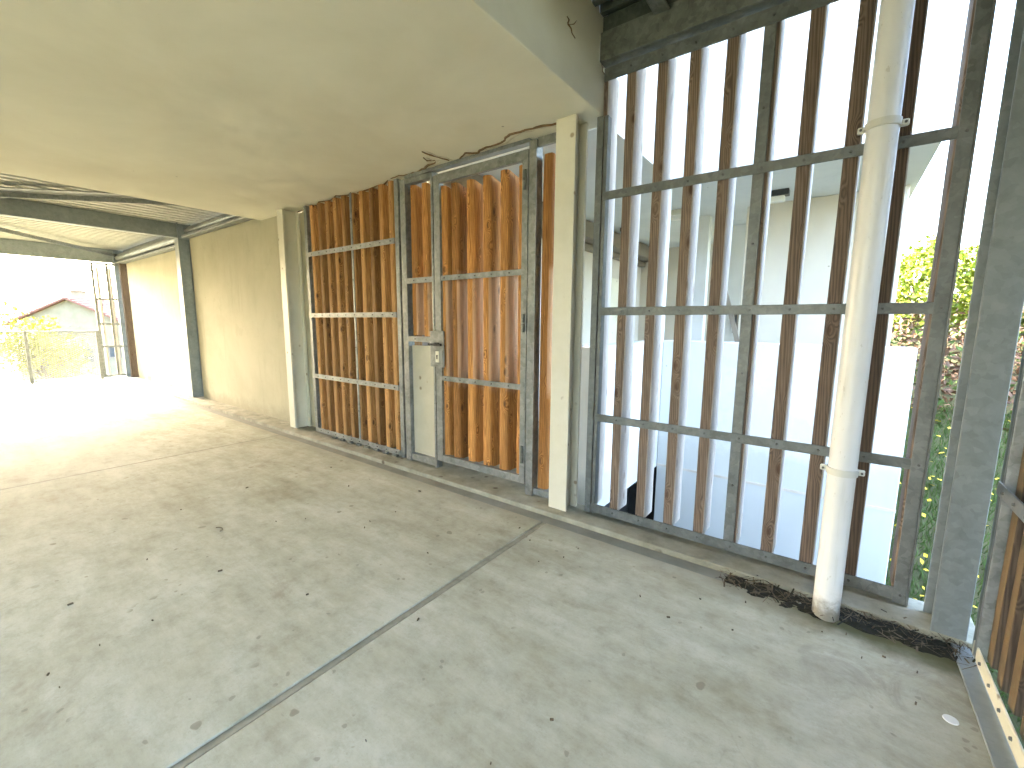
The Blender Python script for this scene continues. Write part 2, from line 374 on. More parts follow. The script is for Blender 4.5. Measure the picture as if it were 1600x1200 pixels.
FC = [[(1.811, 2.431), (1.834, 2.43), (1.824, 2.409), (1.847, 2.395), (1.865, 2.381), (1.889, 2.374)], [(1.824, 2.409), (1.869, 2.427), (1.897, 2.451)],
      [(2.161, 2.388), (2.178, 2.36), (2.202, 2.346), (2.253, 2.376)], [(2.276, 2.383), (2.285, 2.369), (2.259, 2.309), (2.285, 2.288), (2.266, 2.234), (2.238, 2.202)]]
INV = Matrix.Translation((3.0, 0, -2.16))
for i, c in enumerate(CR):
    b = MB(); ribbon(b, c, .011 if len(c) > 3 else .006, 2.1535, 2.163, 'z', 0)
    b.build('paint_crack', MAT['rust'], up).matrix_parent_inverse = INV
    b = MB(); ribbon(b, [(x + .02, y + .024) for x, y in c], .014, 2.1555, 2.163, 'z', 0)
    b.build('paint_flake', MAT['flake'], up).matrix_parent_inverse = INV
for c in FC:
    b = MB(); ribbon(b, c, .004, -1.075, -1.0688, 'x', 0); b.build('paint_crack', MAT['rust'], up).matrix_parent_inverse = INV

b = MB(); b.box(-7.16, -4.46, 2.25, 2.42, .0, 2.20, 0, .004); b.box(-4.459, -4.07, 2.31, 2.42, .0, 2.158, 0, .004)
tag(b.build('rendered_wall', MAT['wall']), 'shaded beige rendered wall between the steel post and the cream column', 'wall')
b = MB(); b.box(-10.62, -7.48, 2.31, 2.46, .0, 2.13, 0, .004)
tag(b.build('rendered_wall', MAT['wall']), 'cream rendered wall at the far open end with a patch of sunlight', 'wall')

b = MB(); b.box(-10.9, -2.9, -3.0, -2.8, 0, 2.155, 0, .004)  # unseen wall added to hold back light from behind the camera
tag(b.build('rendered_wall', MAT['wall']), 'beige rendered wall added behind the camera to cut daylight from the back of the deck', 'wall')

b = MB(); b.box(-11.1, -10.95, -3.0, -.86, 0, 2.145, 0, .004)  # unseen wall added to narrow the light coming in at the open end
tag(b.build('rendered_wall', MAT['wall']), 'beige rendered wall added beside the open end to cut daylight, out of view left of the mesh railing', 'wall')

def hpost(name, cx, y0, w, d, z1, mat, label, tf=.012, tw=.01, base=True):
    b = MB(); z0 = .0
    b.box(cx - w / 2, cx + w / 2, y0, y0 + tf, z0, z1, 0, .002); b.box(cx - w / 2, cx + w / 2, y0 + d - tf, y0 + d, z0, z1, 0, .002)
    b.box(cx - tw / 2, cx + tw / 2, y0 + tf, y0 + d - tf, z0, z1, 0, 0)
    return tag(b.build(name, mat), label, 'column')
hpost('steel_column', -1.229, 2.095, .118, .14, 2.16, MAT['cream'], 'cream painted steel column between the louvred door and the tall open screen', .02, .03)
hpost('steel_column', -4.40, 2.135, .105, .17, 2.16, MAT['cream'], 'cream painted steel column at the left end of the orange timber screen', .02, .03)
hpost('steel_column', -7.31, 2.14, .15, .16, 2.40, MAT['bluesteel'], 'blue grey galvanised post between the two rendered walls under the roof beam')
hpost('steel_column', -11.0, 2.2, .14, .17, 2.36, MAT['bluesteel'], 'farthest grey galvanised post beside the open end')
hpost('steel_column', .405, 2.035, .092, .16, 2.62, MAT['nsteel'], 'wide blue grey galvanised post in the near right corner by the drainpipe')
b = MB(); b.box(-10.84, -10.74, 2.24, 2.36, 0, 2.15, 0, .004)
tag(b.build('timber_board', MAT['rwood']), 'upright brown grey timber board beside the farthest post', 'board')

# ------------------------------------------------------------------ metal roofs
def deck(name, x0, x1, y0, y1, z, along, pitch, h, mat, label, crest=.55):
    b = MB(); prof = []; a0, a1 = (y0, y1) if along == 'x' else (x0, x1); a = a0
    while a < a1 - 1e-6:
        w = pitch
        for f, hh in ((0, h), (.5, h), (.56, 0), (.94, 0)): prof.append((a + f * w, z + hh))
        a += w
    prof.append((a1, z + h))
    bot = prof; top = [(p, q + .003) for p, q in prof[::-1]]
    t = bmesh.new(); c0, c1 = (x0, x1) if along == 'x' else (y0, y1); n = len(bot)
    def P(p, c): return (c, p[0], p[1]) if along == 'x' else (p[0], c, p[1])
    for L in (bot, top):
        A = [t.verts.new(P(p, c0)) for p in L]; B = [t.verts.new(P(p, c1)) for p in L]
        for i in range(n - 1): t.faces.new((A[i], A[i + 1], B[i + 1], B[i]))
    bmesh.ops.recalc_face_normals(t, faces=t.faces[:]); b._merge(t)
    return tag(b.build(name, mat), label, 'roof')
deck('metal_roof', -11.15, OV0 - .01, -3.7, 2.44, 2.395, 'y', .15, .085, MAT['deck'], 'ribbed galvanised roof sheeting over the far end of the deck')
deck('metal_roof', OV1 + .001, 1.0, -3.7, 2.5, 2.60, 'x', .085, .06, MAT['ddeck'], 'dark ribbed roof sheeting above the near corner')

def cchan(name, label, axis_, p0, p1, base, z0, z1, d, mat, side=1, t=.008, lip=True):
    """C channel: web at base, flanges reaching d to side"""
    b = MB()
    def bx(u0, u1, za, zb):
        u0, u1 = min(u0, u1), max(u0, u1)
        if axis_ == 'x': b.box(p0, p1, u0, u1, za, zb, 0, .0015)
        else: b.box(u0, u1, p0, p1, za, zb, 0, .0015)
    bx(base, base + side * t, z0, z1); bx(base + side * t, base + side * d, z0, z0 + t); bx(base + side * t, base + side * d, z1 - t, z1)
    return tag(b.build(name, mat), label, 'beam')
cchan('steel_beam', 'grey steel beam across the roof on top of the blue grey post', 'y', -3.7, 2.30, -7.26, 2.205, 2.39, .1, MAT['bluesteel'], -1)
cchan('steel_beam', 'far grey steel beam across the open end', 'y', -3.7, 2.36, -10.96, 2.15, 2.39, .1, MAT['bluesteel'], -1)
b = MB(); b.box(-7.2, OV0 - .005, 2.17, 2.44, 2.203, 2.235, 0, .003); b.box(-7.2, OV0 - .005, 2.20, 2.43, 2.236, 2.25, 0, .002); b.cyl((-7.2, 2.25, 2.30), (OV0 - .005, 2.25, 2.30), .05, n=14)
b.box(-7.2, OV0 - .005, 2.31, 2.44, 2.252, 2.39, 0, .002)
tag(b.build('edge_beam', MAT['galv']), 'pale edge channel along the top of the shaded rendered wall', 'beam')
b = MB(); b.box(-10.9, -7.37, 2.22, 2.46, 2.133, 2.165, 0, .003); b.box(-10.9, -7.37, 2.25, 2.45, 2.166, 2.18, 0, .002); b.cyl((-10.9, 2.27, 2.25), (-7.37, 2.27, 2.25), .06, n=14)
b.box(-10.9, -7.37, 2.34, 2.46, 2.182, 2.39, 0, .002)
tag(b.build('edge_beam', MAT['galv']), 'pale edge channel along the top of the sunlit end wall', 'beam')
b = MB(); b.bar((-7.40, -.9, 2.335), (-10.88, 2.22, 2.29), .09, .012); b.bar((-7.40, -.86, 2.315), (-10.88, 2.26, 2.27), .012, .05)
tag(b.build('roof_brace', MAT['galv']), 'slanting flat brace under the far roof between the two beams', 'brace')
b = MB(); b.bar((-7.2, -.05, 2.345), (-5.02, 2.25, 2.345), .14, .012); b.bar((-7.25, .0, 2.31), (-5.06, 2.3, 2.31), .012, .05)
tag(b.build('roof_brace', MAT['galv']), 'slanting brace between the cream soffit and the nearer far beam', 'brace')

cchan('edge_beam', 'dark channel beam along the top of the tall open screen', 'x', OV1 + .003, .9, 2.135, 2.385, 2.515, .09, MAT['dgalv'], 1)
b = MB(); b.box(OV1 + .003, .9, 2.16, 2.36, 2.52, 2.598, 0, .002)
tag(b.build('roof_plate', MAT['ddeck']), 'dark closing plate between roof sheeting and edge beam', 'plate')
for i, (jx, lab) in enumerate(((-.80, 'roof joist nearest the cream fascia'), (-.36, 'roof joist in the dark near roof, right of the first'), (.12, 'roof joist above the white drainpipe'))):
    cchan('roof_joist', lab, 'y', -3.7, 2.13, jx, 2.49, 2.595, .07, MAT['dgalv'], 1)

# ------------------------------------------------------------------ louvre screens
def slat_mesh(name, w, d, L, mat, r=.012, top_cut=0):
    b = MB(); t = bmesh.new(); seg = []
    def arc(cx, cy, a0, k=4):
        for i in range(k + 1):
            a = R(a0 + 90 * i / k); seg.append((cx + r * math.cos(a), cy + r * math.sin(a)))
    arc(w - r, r, -90); arc(w - r, d - r, 0); arc(r, d - r, 90); arc(r, r, 180)
    n = len(seg); NZ = 10; rows = []
    for j in range(NZ + 1):
        z = L * j / NZ
        row = []
        for (x, y) in seg:
            wob = .0022 * noise.noise(Vector((x * 20, y * 20, z * 2.5 + w * 99))) * 1.5
            zz = z - (top_cut * (y / d) if j == NZ else 0)
            row.append(t.verts.new((x + wob, y + wob, zz)))
        rows.append(row)
    for j in range(NZ):
        for i in range(n): t.faces.new((rows[j][i], rows[j][(i + 1) % n], rows[j + 1][(i + 1) % n], rows[j + 1][i]))
    t.faces.new(rows[0][::-1]); t.faces.new(rows[-1])
    b._merge(t); me = b.mesh(name); me.materials.append(mat)
    for p in me.polygons: p.use_smooth = len(p.vertices) == 4
    me.set_sharp_from_angle(angle=R(50))
    return me
def rail(parent, name, x0, x1, z, h=.042, y=-.010, t=.008, bolts=(), mat=None, deep=0):
    mat = mat or ('fgalv' if parent.name == 'louvre_screen.001' else 'galv')
    b = MB(); b.box(x0, x1, y, y + t, z - h / 2, z + h / 2, 0, .0012)
    if deep: b.box(x0, x1, y + t, y + deep, z - h / 2, z - h / 2 + .006, 0, .001)
    for bx in bolts: b.cyl((bx, y + .002, z), (bx, y - .005, z), .006, .0045, 8, 1)
    return b.build(name, [MAT[mat], MAT['bolt']], parent)
def stile(parent, x0, x1, z0, z1, y0=0, y1=.035, mat='galv', name='stile'):
    if parent.name == 'louvre_screen.001': mat = 'fgalv'
    b = MB(); b.box(x0, x1, y0, y1, z0, z1, 0, .002, 2); return b.build(name, [MAT[mat]], parent)
def slats(parent, lefts, me, z0, y=.004, rot=0, mirror=False):
    for x in lefts:
        o = bpy.data.objects.new('slat', me); COL.objects.link(o); o.parent = parent
        o.location = (x, y, z0 + random.uniform(-.004, .004)); o.rotation_euler = (random.uniform(-.002, .002), random.uniform(-.002, .002), rot + random.uniform(-.03, .03))

Y0 = 2.20
# orange panel on the left
p = thing('louvre_screen', 'closed orange timber louvre screen with a galvanised frame, left of the door', 'screen', (-4.06, Y0, 0))
ox = -4.06
stile(p, -4.075 - ox, -4.03 - ox, .02, 2.155); stile(p, -2.765 - ox, -2.72 - ox, .0, 2.155)
b = MB(); b.box(-3.342 - ox, -3.318 - ox, -.001, .006, .05, 2.15, 0, .001)
for z in (.32, .88, 1.45, 1.95): b.cyl((-3.33 - ox, 0, z), (-3.33 - ox, -.006, z), .006, .0045, 8, 1)
b.build('mid_bar', [MAT['galv'], MAT['bolt']], p)
pl = [-3.985 - ox + .127 * i for i in range(10)]
for z in (.58, 1.157, 1.714): rail(p, 'rail', -4.03 - ox, -2.765 - ox, z, bolts=[x + .03 for x in pl])
rail(p, 'bottom_rail', -4.03 - ox, -2.765 - ox, .045, .045, deep=.05, bolts=[x + .03 for x in pl])
slats(p, pl, slat_mesh('slat', .05, .14, 2.102, MAT['wood'], .01), .05, .008)
for x in pl[2:]:
    b = MB(); b.box(x, x + .06, -.035, -.008, .012, .03, 0, .003); b.build('foot_clip', [MAT['dgalv']], p)
# side light
q = thing('side_screen', 'narrow two slat timber screen above a cream infill plate, beside the door', 'screen', (-2.70, Y0, 0)); ox = -2.70
stile(q, -2.685 - ox, -2.628 - ox, .0, 2.13, -.01, .05); stile(q, -2.358 - ox, -2.338 - ox, .0, 2.13, -.01, .05)
rail(q, 'head_rail', -2.628 - ox, -2.358 - ox, 2.112, .036, -.008, .05)
rail(q, 'rail', -2.628 - ox, -2.358 - ox, 1.405, .04, bolts=(.15, .28)); rail(q, 'rail', -2.628 - ox, -2.358 - ox, .975, .04, bolts=(.15,)); rail(q, 'bottom_rail', -2.628 - ox, -2.358 - ox, .045, .05, -.006, .03)
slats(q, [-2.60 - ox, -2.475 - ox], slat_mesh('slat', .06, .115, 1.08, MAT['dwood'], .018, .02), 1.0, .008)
slats(q, [-2.705 - ox], slat_mesh('slat', .06, .115, 2.0, MAT['wood'], .015), .06, .04)
b = MB(); b.box(-2.622 - ox, -2.362 - ox, .02, .03, .075, .925, 0, .002); b.build('infill_plate', [MAT['plate']], q)
# door leaf
d = thing('louvre_door', 'tall timber louvre door in a galvanised frame with a lock plate', 'door', (-2.32, Y0, 0)); ox = -2.32
stile(d, -2.328 - ox, -2.268 - ox, .075, 2.098, -.012, .03); stile(d, -1.572 - ox, -1.53 - ox, .075, 2.098, -.012, .03)
rail(d, 'top_rail', -2.268 - ox, -1.572 - ox, 2.07, .056, -.012, .03); rail(d, 'bottom_rail', -2.268 - ox, -1.572 - ox, .10, .05, -.012, .04)
dl = [-2.262 - ox + .142 * i for i in range(5)]
for z in (1.407, .70): rail(d, 'rail', -2.268 - ox, -1.572 - ox, z, .036, bolts=[x + .03 for x in dl])
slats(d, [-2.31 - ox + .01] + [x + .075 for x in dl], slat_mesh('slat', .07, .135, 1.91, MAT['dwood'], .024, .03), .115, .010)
b = MB(); b.box(-2.375 - ox, -2.235 - ox, -.022, -.012, .78, 1.04, 0, .006, 2); b.box(-2.328 - ox, -2.245 - ox, -.027, -.021, .80, .90, 0, .004, 2)
lk = b.build('lock_plate', [MAT['galv']], d)
b = MB(); b.cyl((-2.29 - ox, -.022, .945), (-2.29 - ox, -.06, .945), .012, n=12); b.bar((-2.35 - ox, -.06, .945), (-2.225 - ox, -.06, .942), .014, .016); b.build('handle', [MAT['black']], lk)
b = MB(); b.box(-2.312 - ox, -2.278 - ox, -.031, -.026, .815, .895, 0, .012, 3); b.build('escutcheon', [MAT['cream']], lk)
b = MB(); b.cyl((-2.295 - ox, -.030, .862), (-2.295 - ox, -.034, .862), .007, n=10); b.box(-2.299 - ox, -2.291 - ox, -.034, -.030, .838, .86, 0, 0); b.build('keyhole', [MAT['black']], lk)
for z in (.27, 1.10, 1.93):
    b = MB(); b.cyl((-1.548 - ox, -.022, z - .055), (-1.548 - ox, -.022, z - .003), .011, n=10); b.cyl((-1.548 - ox, -.022, z + .003), (-1.548 - ox, -.022, z + .055), .011, n=10); b.build('hinge', [MAT['dgalv']], d)
# right jamb with one slat
j = thing('jamb_screen', 'narrow single slat strip between the door hinges and the cream column', 'screen', (-1.5, Y0, 0)); ox = -1.5
stile(j, -1.522 - ox, -1.47 - ox, .0, 2.14, -.014, .05)
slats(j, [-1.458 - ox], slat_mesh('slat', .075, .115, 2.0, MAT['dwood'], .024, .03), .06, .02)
rail(j, 'head_rail', -1.47 - ox, -1.285 - ox, 2.125, .05, 0, .02); rail(j, 'bottom_rail', -1.47 - ox, -1.285 - ox, .04, .04, 0, .02)
b = MB(); b.box(-2.63, -1.524, Y0 - .01, Y0 + .04, 2.134, 2.158, 0, .002)
tag(b.build('door_lintel', MAT['galv']), 'galvanised head bar above the louvre door under the soffit', 'lintel')
# tall open screen on the right
f = thing('louvre_screen', 'tall open screen of widely spaced weathered slats behind the white drainpipe', 'screen', (-1.07, Y0, 0)); ox = -1.07
stile(f, -1.098 - ox, -1.062 - ox, .012, 2.157, -.012, .0); stile(f, -1.059 - ox, -1.04 - ox, .012, 2.157, -.004, .04)
fl = [-1.100 + .15 * i for i in range(9)] + [.262]
bol = [x + .026 - ox for x in fl[1:]]
for z in (.58, 1.166, 1.76): rail(f, 'rail', -1.052 - ox, .268 - ox, z, .042, -.014, .006, bol)
rail(f, 'bottom_rail', -1.06 - ox, .268 - ox, .048, .05, -.014, .006, bol, deep=.06)
rail(f, 'top_rail', -1.066 - ox, .268 - ox, 2.345, .062, -.014, .006, bol)
stile(f, .266 - ox, .306 - ox, .012, 2.38, -.016, -.010); stile(f, .307 - ox, .314 - ox, .012, 2.38, -.016, .035)
b = MB(); b.box(-.357 - ox, -.312 - ox, -.007, .0, .07, 2.32, 0, .001)
for z in (.35, .88, 1.45, 2.0): b.cyl((-.335 - ox, -.006, z), (-.335 - ox, -.012, z), .006, .0045, 8, 1)
b.build('mid_bar', [MAT['fgalv'], MAT['bolt']], f)
slats(f, [x - ox for x in fl], slat_mesh('slat', .052, .125, 2.31, MAT['fwood'], .007), .06, .002)
# screen on the near right, in the plane x = .46
g = thing('louvre_screen', 'grey brown timber screen at the right edge, running towards the camera', 'screen', (.462, 2.02, 0), -math.pi / 2)
stile(g, -.005, .05, .02, 2.55, .0, .012, 'dgalv'); stile(g, .055, .075, .02, 2.55, -.008, .03, 'galv', 'angle')
gs = [.10 + .105 * i for i in range(30)]
for z in (.60, 1.166, 1.76, 2.34): rail(g, 'rail', .055, 3.4, z, .042, -.018, .006, [x + .02 for x in gs])
b = MB(); b.box(.0, 3.4, -.052, -.004, .002, .010, 0, .002); b.build('floor_angle', [MAT['bluesteel']], g)
b = MB(); b.box(.03, 3.4, -.006, .0, .012, .062, 0, .003)
for x in gs: b.cyl((x + .03, -.006, .038), (x + .03, -.011, .038), .006, .0045, 8, 1)
b.build('bottom_rail', [MAT['cream'], MAT['bolt']], g)
slats(g, gs, slat_mesh('slat', .05, .12, 2.45, MAT['rwood'], .005), .05, .012)
# small screen at the open end
e = thing('end_screen', 'small open slatted screen at the far end beside the mesh railing', 'screen', (-11.0, 1.90, 0), math.pi / 2)
for x in (.0, .20, .39): stile(e, x - .018, x + .018, .03, 2.14, .0, .03, 'galv')
for z in (.05, .60, 1.02, 1.48, 2.12): rail(e, 'rail', -.015, .40, z, .035, -.008, .006)
slats(e, [.06, .225], slat_mesh('slat', .035, .1, 2.0, MAT['fwood'], .006), .06, .04)

# ------------------------------------------------------------------ drainpipe
pp = thing('drainpipe', 'white plastic drainpipe standing on the floor before the tall open screen', 'drainpipe', (.056, 1.945, 0))
b = MB(); b.cyl((0, 0, -.004), (0, 0, 2.60), .043, n=40); o = b.build('pipe', MAT['pvc'], pp, True); o.data.set_sharp_from_angle(angle=R(40))
for z in (.575, 1.75):
    b = MB(); b.cyl((0, 0, z - .012), (0, 0, z + .012), .0475, n=40)
    for s_ in (-1, 1): b.box(s_ * .056 - .010, s_ * .056 + .010, .004, .02, z - .010, z + .010, 0, .003); b.cyl((s_ * .057, .004, z), (s_ * .057, -.001, z), .004, n=8, mi=1)
    b.box(-.02, .02, .04, .235, z - .008, z + .008, 0, .002)
    b.build('pipe_clamp', [MAT['clamp'], MAT['bolt']], pp)

# ------------------------------------------------------------------ dirt, scraps
def heap(name, x0, x1, y0, y1, h, mat, thr, nx=70, ny=20):
    V = []; F = []; idx = {}
    for jj in range(ny + 1):
        for i in range(nx + 1):
            x = x0 + (x1 - x0) * i / nx; y = y0 + (y1 - y0) * jj / ny
            e = min(1, 1.6 * i / nx, 4 * (nx - i) / nx, 3 * jj / ny + .0, 3 * (ny - jj) / ny)
            z = h * (e * .9 + .8 * noise.fractal(Vector((x * 14, y * 14, 1)), 1, 2, 4) - thr)
            V.append((x, y, max(z, -.012)))
    for jj in range(ny):
        for i in range(nx):
            a = jj * (nx + 1) + i; F.append((a, a + 1, a + nx + 2, a + nx + 1))
    return V, F
V, F = heap('dirt', -.30, .47, 1.90, 2.06, .014, None, .25)
MI = [0] * len(F)
for k in range(420):                                   # dead leaves, needles and twigs lying in it
    x = random.uniform(-.32, .46); y = random.gauss(1.965, .035); z = .012 + random.random() * .01; a = random.random() * 6.3; L = random.choice((.012, .02, .035, .07)); w = .0022 if random.random() < .7 else .006
    c, s_ = math.cos(a) * L / 2, math.sin(a) * L / 2; i = len(V); dz = random.uniform(-.006, .006)
    V += [(x - c - s_ * w / L, y - s_ + c * w / L, z - dz), (x - c + s_ * w / L, y - s_ - c * w / L, z - dz), (x + c + s_ * w / L, y + s_ - c * w / L, z + dz), (x + c - s_ * w / L, y + s_ + c * w / L, z + dz)]
    F.append((i, i + 1, i + 2, i + 3)); MI.append(2 if k % 3 else 0)
tag(pydata('leaf_dirt', V, F, [MAT['dirt'], MAT['moss'], MAT['twig']], MI), 'black rotten leaf dirt and twigs in the gutter at the foot of the drainpipe', 'dirt', kind='stuff')
b = MB()
for (x, y) in [(-1.878, .108), (-2.987, .772), (-1.629, .805), (-2.467, .492), (-2.298, .216), (-2.55, 1.584), (-.55, 1.62), (.28, 1.62), (-.93, 1.8), (-.35, 1.75), (.16, 1.75), (.22, 1.8), (.05, 1.82), (.12, 1.86), (.3, 1.78), (-.2, 1.84), (.36, 1.42)] + [(random.uniform(-3.4, .2), random.uniform(.1, 1.85)) for _ in range(26)]:
    r = random.uniform(.002, .006) if x > -2 else random.uniform(.003, .009)
    a = random.random() * 6.3
    b.bar((x - r * math.cos(a), y - r * math.sin(a), .003), (x + r * math.cos(a), y + r * math.sin(a), .004), r * .8, .005)
tag(b.build('floor_scraps', MAT['twig']), 'tiny dark scraps and twig ends scattered over the concrete floor', 'debris', kind='stuff')
b = MB(); a = [i * math.pi / 5 for i in range(9)]
for k in range(8): b.cyl((-2.543 + .03 * math.cos(a[k] * .6), .805 + .02 * math.sin(a[k] * .6), .003), (-2.543 + .03 * math.cos(a[k + 1] * .6), .805 + .02 * math.sin(a[k + 1] * .6), .003), .0025, n=6)
tag(b.build('twig', MAT['twig']), 'small curled dark twig lying on the middle of the floor', 'twig')
b = MB(); b.cyl((.352, 1.611, -.004), (.352, 1.611, .0025), .018, .0165, n=32)
tag(b.build('filler_disc', MAT['disc']), 'small round white disc set in the floor near the right screen', 'disc')

# ------------------------------------------------------------------ railing at the open end
r_ = thing('mesh_railing', 'grey metal railing with expanded mesh infill across the open end', 'railing', (-11.0, 0, 0))
ys_ = [1.86 - .895 * i for i in range(4)]
for y in ys_:
    b = MB(); b.box(-.012, .012, y - .022, y + .022, -.02, .875, 0, .002); b.build('post', [MAT['galv']], r_)
b = MB(); b.box(-.02, .02, ys_[-1] - .02, ys_[0] + .03, .876, .90, 0, .003); b.build('top_rail', [MAT['galv']], r_)
b = MB(); b.box(-.012, .012, ys_[-1], ys_[0], .03, .05, 0, .002); b.build('bottom_rail', [MAT['galv']], r_)
for y1, y0 in zip(ys_[:-1], ys_[1:]):
    b = MB(); y0 += .024; y1 -= .024; z0, z1 = .052, .874; sl_ = .55; st = .042
    for sgn, dx in ((1, .002), (-1, -.002)):
        c = y0 - (z1 - z0) / sl_ - .01
        while c < y1 + (z1 - z0) / sl_:
            # line z = z0 + sl*(y-c) (or mirrored), clipped to the bay
            def Y(t): return t if sgn > 0 else y0 + y1 - t
            a0 = max(y0, c); a1 = min(y1, c + (z1 - z0) / sl_)
            if a1 - a0 > .01: b.bar((dx, Y(a0), z0 + sl_ * (a0 - c)), (dx, Y(a1), z0 + sl_ * (a1 - c)), .005, .010)
            c += st / sl_ * .8
    b.build('mesh_panel', [MAT['fgalv']], r_)

# ------------------------------------------------------------------ building on the far side of the screens
nb = thing('neighbouring_building', 'white two level building with an open gallery behind the louvre screens', 'building')
XL, YC, ZS, XR, YB = -1.24, 3.9, 2.30, .43, 5.15
b = MB(); b.prism([(-5.0, 2.62), (XL, 2.62), (XL, YC), (XR, YC), (XR, 6.4), (XL, 6.4), (XL, 7.4), (-5.0, 7.4)], 'z', ZS, 4.3); b.build('upper_facade', MAT['white'], nb)
b = MB(); b.box(XL - .14, XL, 2.5, YC + .14, -.21, .955, 0, .006); b.build('parapet', MAT['white'], nb)
b = MB(); b.box(XL + .002, XR, YC, YC + .14, -3.2, .958, 0, .006); b.box(XL + .002, XR + .002, YC - .004, YC + .01, -.19, -.17, 1, 0); b.build('parapet', [MAT['white'], MAT['wallseam']], nb)
b = MB(); b.box(-5.0, XL - .142, 2.45, 7.4, -.22, -.04, 0, 0); b.box(XL - .138, XR - .01, YC + .142, 6.4, -.22, -.04, 0, 0); b.build('gallery_floor', MAT['kerb'], nb)
b = MB(); b.box(-.86, XR - .05, YB, YB + .2, -.03, ZS - .002, 0, .004); b.build('rear_wall', MAT['warm'], nb)
b = MB(); b.box(-5.0, -2.852, 2.50, 2.615, -.03, ZS - .002, 0, .004); b.build('added_light_block', MAT['brownbeam'], nb)  # hidden wall added to block daylight and keep the left screen's slats dark
b = MB(); b.box(-2.85, -2.70, 2.62, 7.35, -.03, ZS - .002, 0, .004); b.build('side_wall', MAT['warm'], nb)
b = MB(); b.box(-2.70, -.9, 7.15, 7.35, -.03, ZS - .002, 0, .004); b.build('end_wall', MAT['warm'], nb)
b = MB(); b.box(-2.66, -2.44, 2.7, 7.13, 2.10, 2.285, 0, .004); b.box(-2.695, -2.62, 2.7, 7.13, 2.02, 2.095, 0, .004); b.build('beam', MAT['brownbeam'], nb)
for (x, y, w) in ((-1.305, 5.35, .12), (XL - .075, YC + .07, .09)):
    b = MB(); b.box(x - w / 2, x + w / 2, y - w / 2, y + w / 2, -.03, ZS - .002, 0, .006, 2); b.build('column', MAT['white'], nb)
b = MB(); b.box(-2.698, -2.66, 5.9, 6.7, -.03, 1.75, 0, .003); b.build('door', MAT['cream'], nb)
b = MB(); b.box(-1.24, -.75, 6.0, 6.05, -.03, ZS - .002, 0, .003); b.build('partition', MAT['white'], nb)
b = MB(); b.box(-1.06, -.93, 5.96, 5.998, 1.0, 1.25, 0, .003)
wf = b.build('window', MAT['galv'], nb)
b = MB()
for i in range(3): b.box(-1.05 + i * .04, -1.035 + i * .04, 5.945, 5.959, 1.03, 1.23, 0, 0)
b.box(-1.055, -.935, 5.955, 5.9595, 1.02, 1.24, 1, 0); b.build('window_bars', [MAT['brownbeam'], MAT['glass']], wf)
b = MB(); b.bar((-1.05, 5.11, 1.62), (-.84, 5.11, .9), .03, .045); b.build('handrail', MAT['brownbeam'], nb)
b = MB(); b.box(XL - .40, XL - .30, 2.5, YC + .14, -3.2, -.225, 0, 0); b.build('shade_sheet', MAT['black'], nb)  # black sheet painting in the shade of the void below the landing
b = MB(); b.box(-3.0, XL - .001, YC + .145, YC + .25, -3.2, -.225, 0, 0); b.build('shade_sheet', MAT['black'], nb)  # second black sheet, closes the painted shade at the back of the void
b = MB(); b.box(-1.76, -1.66, 2.55, 2.62, .0, .95, 0, .004)
for (x, y, lab) in ((-.55, 4.72, 'dark bracket lamp with white cover on the gallery ceiling, nearest the drainpipe'), (-1.48, 4.9, 'small pale lamp on the gallery ceiling behind the second gap of the open screen'), (-2.25, 5.4, 'dark ceiling lamp beside the brown beam in the gallery'), (-1.95, 6.9, 'farthest dark lamp on the gallery ceiling')):
    t_ = thing('ceiling_lamp', lab, 'lamp', (x, y, ZS), 0, 'lamps on the gallery ceiling')
    b2 = MB(); b2.box(-.07, .09, -.05, .05, -.05, -.001, 0, .004); b2.build('bracket', MAT['black'] if x != -1.48 else MAT['cream'], t_)
    b2 = MB(); b2.box(-.065, .06, -.04, .04, -.10, -.051, 0, .015, 3); b2.build('cover', MAT['lamp'], t_)
b.bm.free()
b = MB(); b.box(-1.445, -1.385, 2.40, 2.52, -.2, .95, 0, .004)
tag(b.build('gate_pier', MAT['cream']), 'grey cream pier just behind the slat strip beside the cream column', 'pier')

# ------------------------------------------------------------------ planting on the bank
def leaves(n, sampler, size, aspect=.55, up=.0):
    V = []; F = []
    for _ in range(n):
        p = Vector(sampler()); s_ = size * random.uniform(.6, 1.3)
        nrm = Vector((random.gauss(0, 1), random.gauss(0, 1), random.gauss(up, 1))).normalized()
        a = nrm.orthogonal().normalized(); a = Matrix.Rotation(random.random() * 6.28, 3, nrm) @ a; c = nrm.cross(a)
        i = len(V); V += [p - a * s_, p + c * s_ * aspect + nrm * s_ * .15, p + a * s_, p - c * s_ * aspect + nrm * s_ * .15]; F.append((i, i + 1, i + 2, i + 3))
    return V, F
def hedge_pt(cx, cy, rx, ry, rz, zb):
    while True:
        u = Vector((random.uniform(-1, 1), random.uniform(-1, 1), random.uniform(-1, 1)))
        if u.length < 1: break
    k = 1 + .28 * noise.noise(Vector((u.x * 2.2 + cx, u.y * 2.2, u.z * 2.2)))
    u = u.normalized() * (u.length ** .35) * k
    return (cx + u.x * rx, cy + u.y * ry, zb + u.z * rz)
